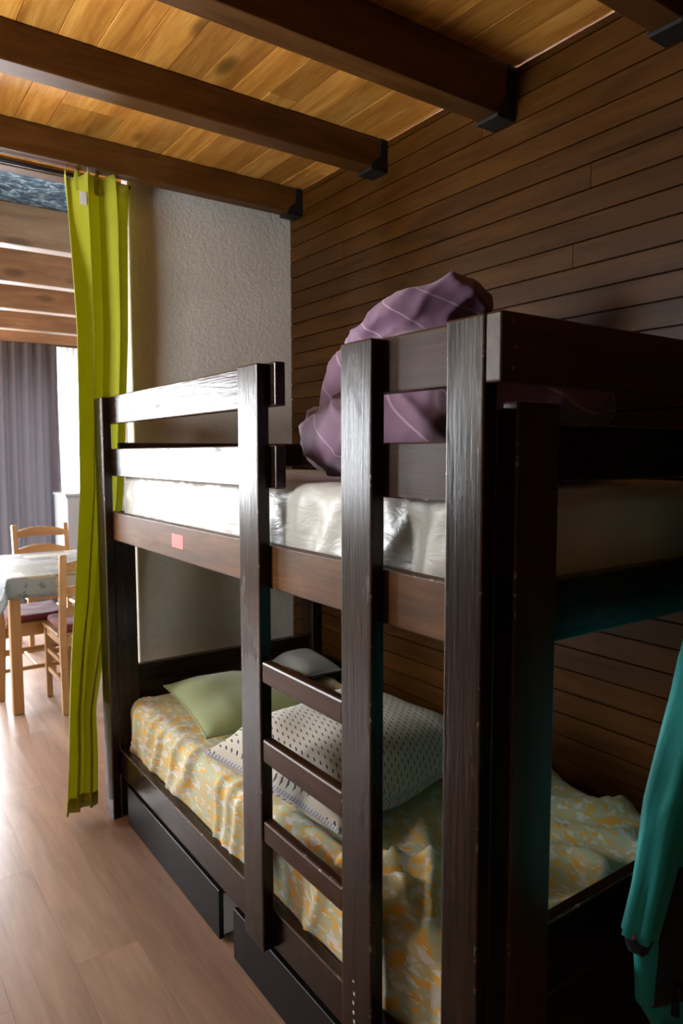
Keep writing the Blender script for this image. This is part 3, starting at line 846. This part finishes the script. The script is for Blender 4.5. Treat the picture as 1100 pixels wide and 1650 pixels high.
# table
TX0, TX1, TY0, TY1, TZ = -.115, .78, 3.545, 4.62, .81
tb = empty('dining_table', ((TX0+TX1)/2, (TY0+TY1)/2, 0)); tag(tb, 'pine dining table under a patchwork cloth', 'table')
box('table_top', TX0, TX1, TY0, TY1, TZ-.028, TZ, PINE['Y'], tb, .006)
for a, b_ in ((TX0+.012, TY0+.02), (TX1-.072, TY0+.02), (TX0+.012, TY1-.08), (TX1-.072, TY1-.08)):
    box('leg', a, a+.06, b_, b_+.06, 0, TZ-.0285, PINE['Z'], tb, .006)
box('apron', TX0+.0725, TX1-.0725, TY0+.04, TY0+.06, TZ-.11, TZ-.029, PINE['X'], tb, .003)
box('apron', TX0+.0725, TX1-.0725, TY1-.06, TY1-.04, TZ-.11, TZ-.029, PINE['X'], tb, .003)
# cloth: top, hanging sides, pointed drooping corners
nu = 46; V, Fc = [], []
ov = .12
for i in range(nu+1):
    for j in range(nu+1):
        u = -ov + (TX1-TX0+2*ov)*i/nu; w = -ov + (TY1-TY0+2*ov)*j/nu
        dx = max(0, -u, u-(TX1-TX0)); dy = max(0, -w, w-(TY1-TY0))
        cx_ = min(max(u, -.004), TX1-TX0+.004); cy_ = min(max(w, -.004), TY1-TY0+.004)
        dd = dx+dy if (dx and dy) else max(dx, dy)
        z = TZ+.003-dd
        flare = .10*dd
        sx = -1 if u < 0 else (1 if u > TX1-TX0 else 0); sy = -1 if w < 0 else (1 if w > TY1-TY0 else 0)
        pl = .012*math.sin(w*14+u*11)*min(1, dd*9)
        V.append((TX0+cx_+sx*(flare+pl+(dy*.45 if dx and dy else 0)), TY0+cy_+sy*(flare+pl+(dx*.45 if dx and dy else 0)), z))
for i in range(nu):
    for j in range(nu): a = i*(nu+1)+j; Fc.append((a, a+nu+1, a+nu+2, a+1))
o = pyobj('tablecloth', V, Fc, PATCH); tag(o, 'grey, blue and cream patchwork cloth covering the dining table', 'tablecloth')
o.modifiers.new('thick', 'SOLIDIFY').thickness = .0015

# ------------------------------------------------------------------ hanging jacket at the near end
jk = empty('jacket', (.62, -.11, .38)); tag(jk, 'teal and navy hooded jacket hanging at the near end of the bunk bed', 'jacket')
def loft(name, rows, mat, n=40, wr=.006, seed=0., par=jk):
    """rows: (z, xc, yc, rx, ry)"""
    V, Fc = [], []
    for j, (z, xc, yc, rx, ry) in enumerate(rows):
        for i in range(n):
            a = 2*math.pi*i/n; c, s = math.cos(a), math.sin(a)
            ex = abs(c)**.8*(1 if c > 0 else -1); ey = abs(s)**.8*(1 if s > 0 else -1)
            d = wr*(ridge(math.cos(a)*2.2+seed, math.sin(a)*2.2, z*3.2)-.4) + wr*.8*math.sin(5*a+seed+z*5)
            V.append((xc+(rx+d)*ex, yc+(ry+d)*ey, z))
    m = len(rows)
    for j in range(m-1):
        for i in range(n): a = j*n+i; b2 = j*n+(i+1) % n; Fc.append((a, b2, b2+n, a+n))
    Fc.append(tuple(range(n))[::-1]); Fc.append(tuple((m-1)*n+i for i in range(n)))
    o = pyobj(name, V, Fc, mat); o.parent = par; o.location = -wloc(par); return o
def interp(keys, m):
    out = []; ks = np.array(keys, float); t = np.linspace(0, 1, len(keys)); tt = np.linspace(0, 1, m)
    cols = [np.interp(tt, t, ks[:, c]) for c in range(ks.shape[1])]
    return list(zip(*cols))
body = [(.50, .665, -.120, .358, .055), (.62, .665, -.120, .360, .058), (.80, .670, -.120, .345, .058), (1.0, .72, -.118, .280, .056), (1.2, .75, -.114, .23, .052), (1.4, .78, -.108, .17, .045), (1.52, .82, -.100, .13, .032), (1.56, .82, -.09, .06, .02)]
def ysurf(x_, z):
    zs = [r_[0] for r_ in body]; g = [float(np.interp(z, zs, [r_[c] for r_ in body])) for c in range(1, 5)]
    return g[1] - g[3]*max(0., 1-min(1., abs((x_-g[0])/g[2]))**2.5)**.4
loft('shell', interp(body, 46), TEAL, 56, .007, 1.)
low = [(.495, .676, -.123, .357, .064), (.62, .676, -.123, .359, .067), (.75, .682, -.122, .354, .067)]
lo_ = loft('lower_panel', interp(low, 16), NAVY, 56, .006, 1.); lo_['label'] = 'dark navy lower panel'
for s, kz in ((-1, 0), (1, 1)):
    X = lambda v_: .67+s*(.67-v_) if s < 0 else 1.34-v_-.06
    slv = [(.645, X(.290), -.128, .024, .028), (.76, X(.338), -.128, .036, .034), (.88, X(.378), -.128, .042, .040), (1.05, X(.475), -.125, .048, .044), (1.25, X(.58), -.118, .052, .046), (1.46, X(.69), -.125, .045, .036)]
    sl = loft('sleeve', interp(slv, 34), TEAL, 28, .005, 3.+kz)
    cf = [(.615, X(.288), -.128, .014, .018), (.630, X(.289), -.128, .019, .023), (.644, X(.290), -.128, .0225, .0265)]
    c_ = loft('cuff', interp(cf, 5), NAVY, 24, .001, 3., sl)
    if s < 0:
        mk = mobj('mark', box_bm(.004, .004, .008, .001, 1), RED, (0, 0, 0)); mk.parent = sl; mk.location = Vector((.2655, -.134, .652)) - wloc(sl)
# pocket flap, emblem, toggles, hem
def patch(name, poly, y0, th, mat):
    bm = bmesh.new(); fr = [bm.verts.new((x_, ysurf(x_, z)-y0, z)) for x_, z in poly]; bk = [bm.verts.new((x_, ysurf(x_, z)-y0+th, z)) for x_, z in poly]
    bm.faces.new(fr); bm.faces.new(bk[::-1]); n = len(poly)
    for i in range(n): bm.faces.new((fr[i], bk[i], bk[(i+1) % n], fr[(i+1) % n]))
    bmesh.ops.recalc_face_normals(bm, faces=bm.faces)
    o = mobj(name, bm, mat, (0, 0, 0)); o.parent = jk; o.location = -wloc(jk); return o
patch('pocket_flap', [(.340, .862), (.40, .85), (.56, .83), (.56, .74), (.45, .765), (.405, .793), (.37, .825)], .014, .012, NAVY)
patch('emblem', [(.340, .797), (.347, .801), (.353, .797), (.355, .786), (.351, .776), (.344, .778), (.341, .786)], .013, .006, NAVY)
hm = [(.40, .70, -.12, .320, .052), (.497, .667, -.12, .356, .055)]
loft('hem', interp(hm, 8), TEAL, 56, .006, 1.)
for zz in (.53, .505):
    bm = bmesh.new(); bmesh.ops.create_cone(bm, cap_ends=True, segments=12, radius1=.008, radius2=.006, depth=.028)
    t_ = mobj('toggle', bm, IRON, (0, 0, 0)); t_.parent = jk; t_.location = Vector((.345+.012*(zz > .52), -.172, zz)) - wloc(jk)
# hanger over the end guard
hg = empty('coat_hanger', (.82, -.09, 1.56)); tag(hg, 'wire coat hanger hooked over the end guard, holding the jacket', 'hanger')
hk = mobj('hook', tube_bm([(.82, -.09, 1.55), (.82, -.085, 1.66), (.82, -.06, 1.75), (.82, -.03, 1.768), (.82, .006, 1.755), (.82, .012, 1.72)], .0025, 8), IRON, smooth=True); hk.parent = hg; hk.location = -Vector(hg.location)
hs = mobj('shoulder_bar', tube_bm([(.66, -.10, 1.47), (.74, -.095, 1.515), (.82, -.09, 1.55), (.90, -.095, 1.515), (.98, -.10, 1.47)], .005, 8), IRON, smooth=True); hs.parent = hg; hs.location = -Vector(hg.location)
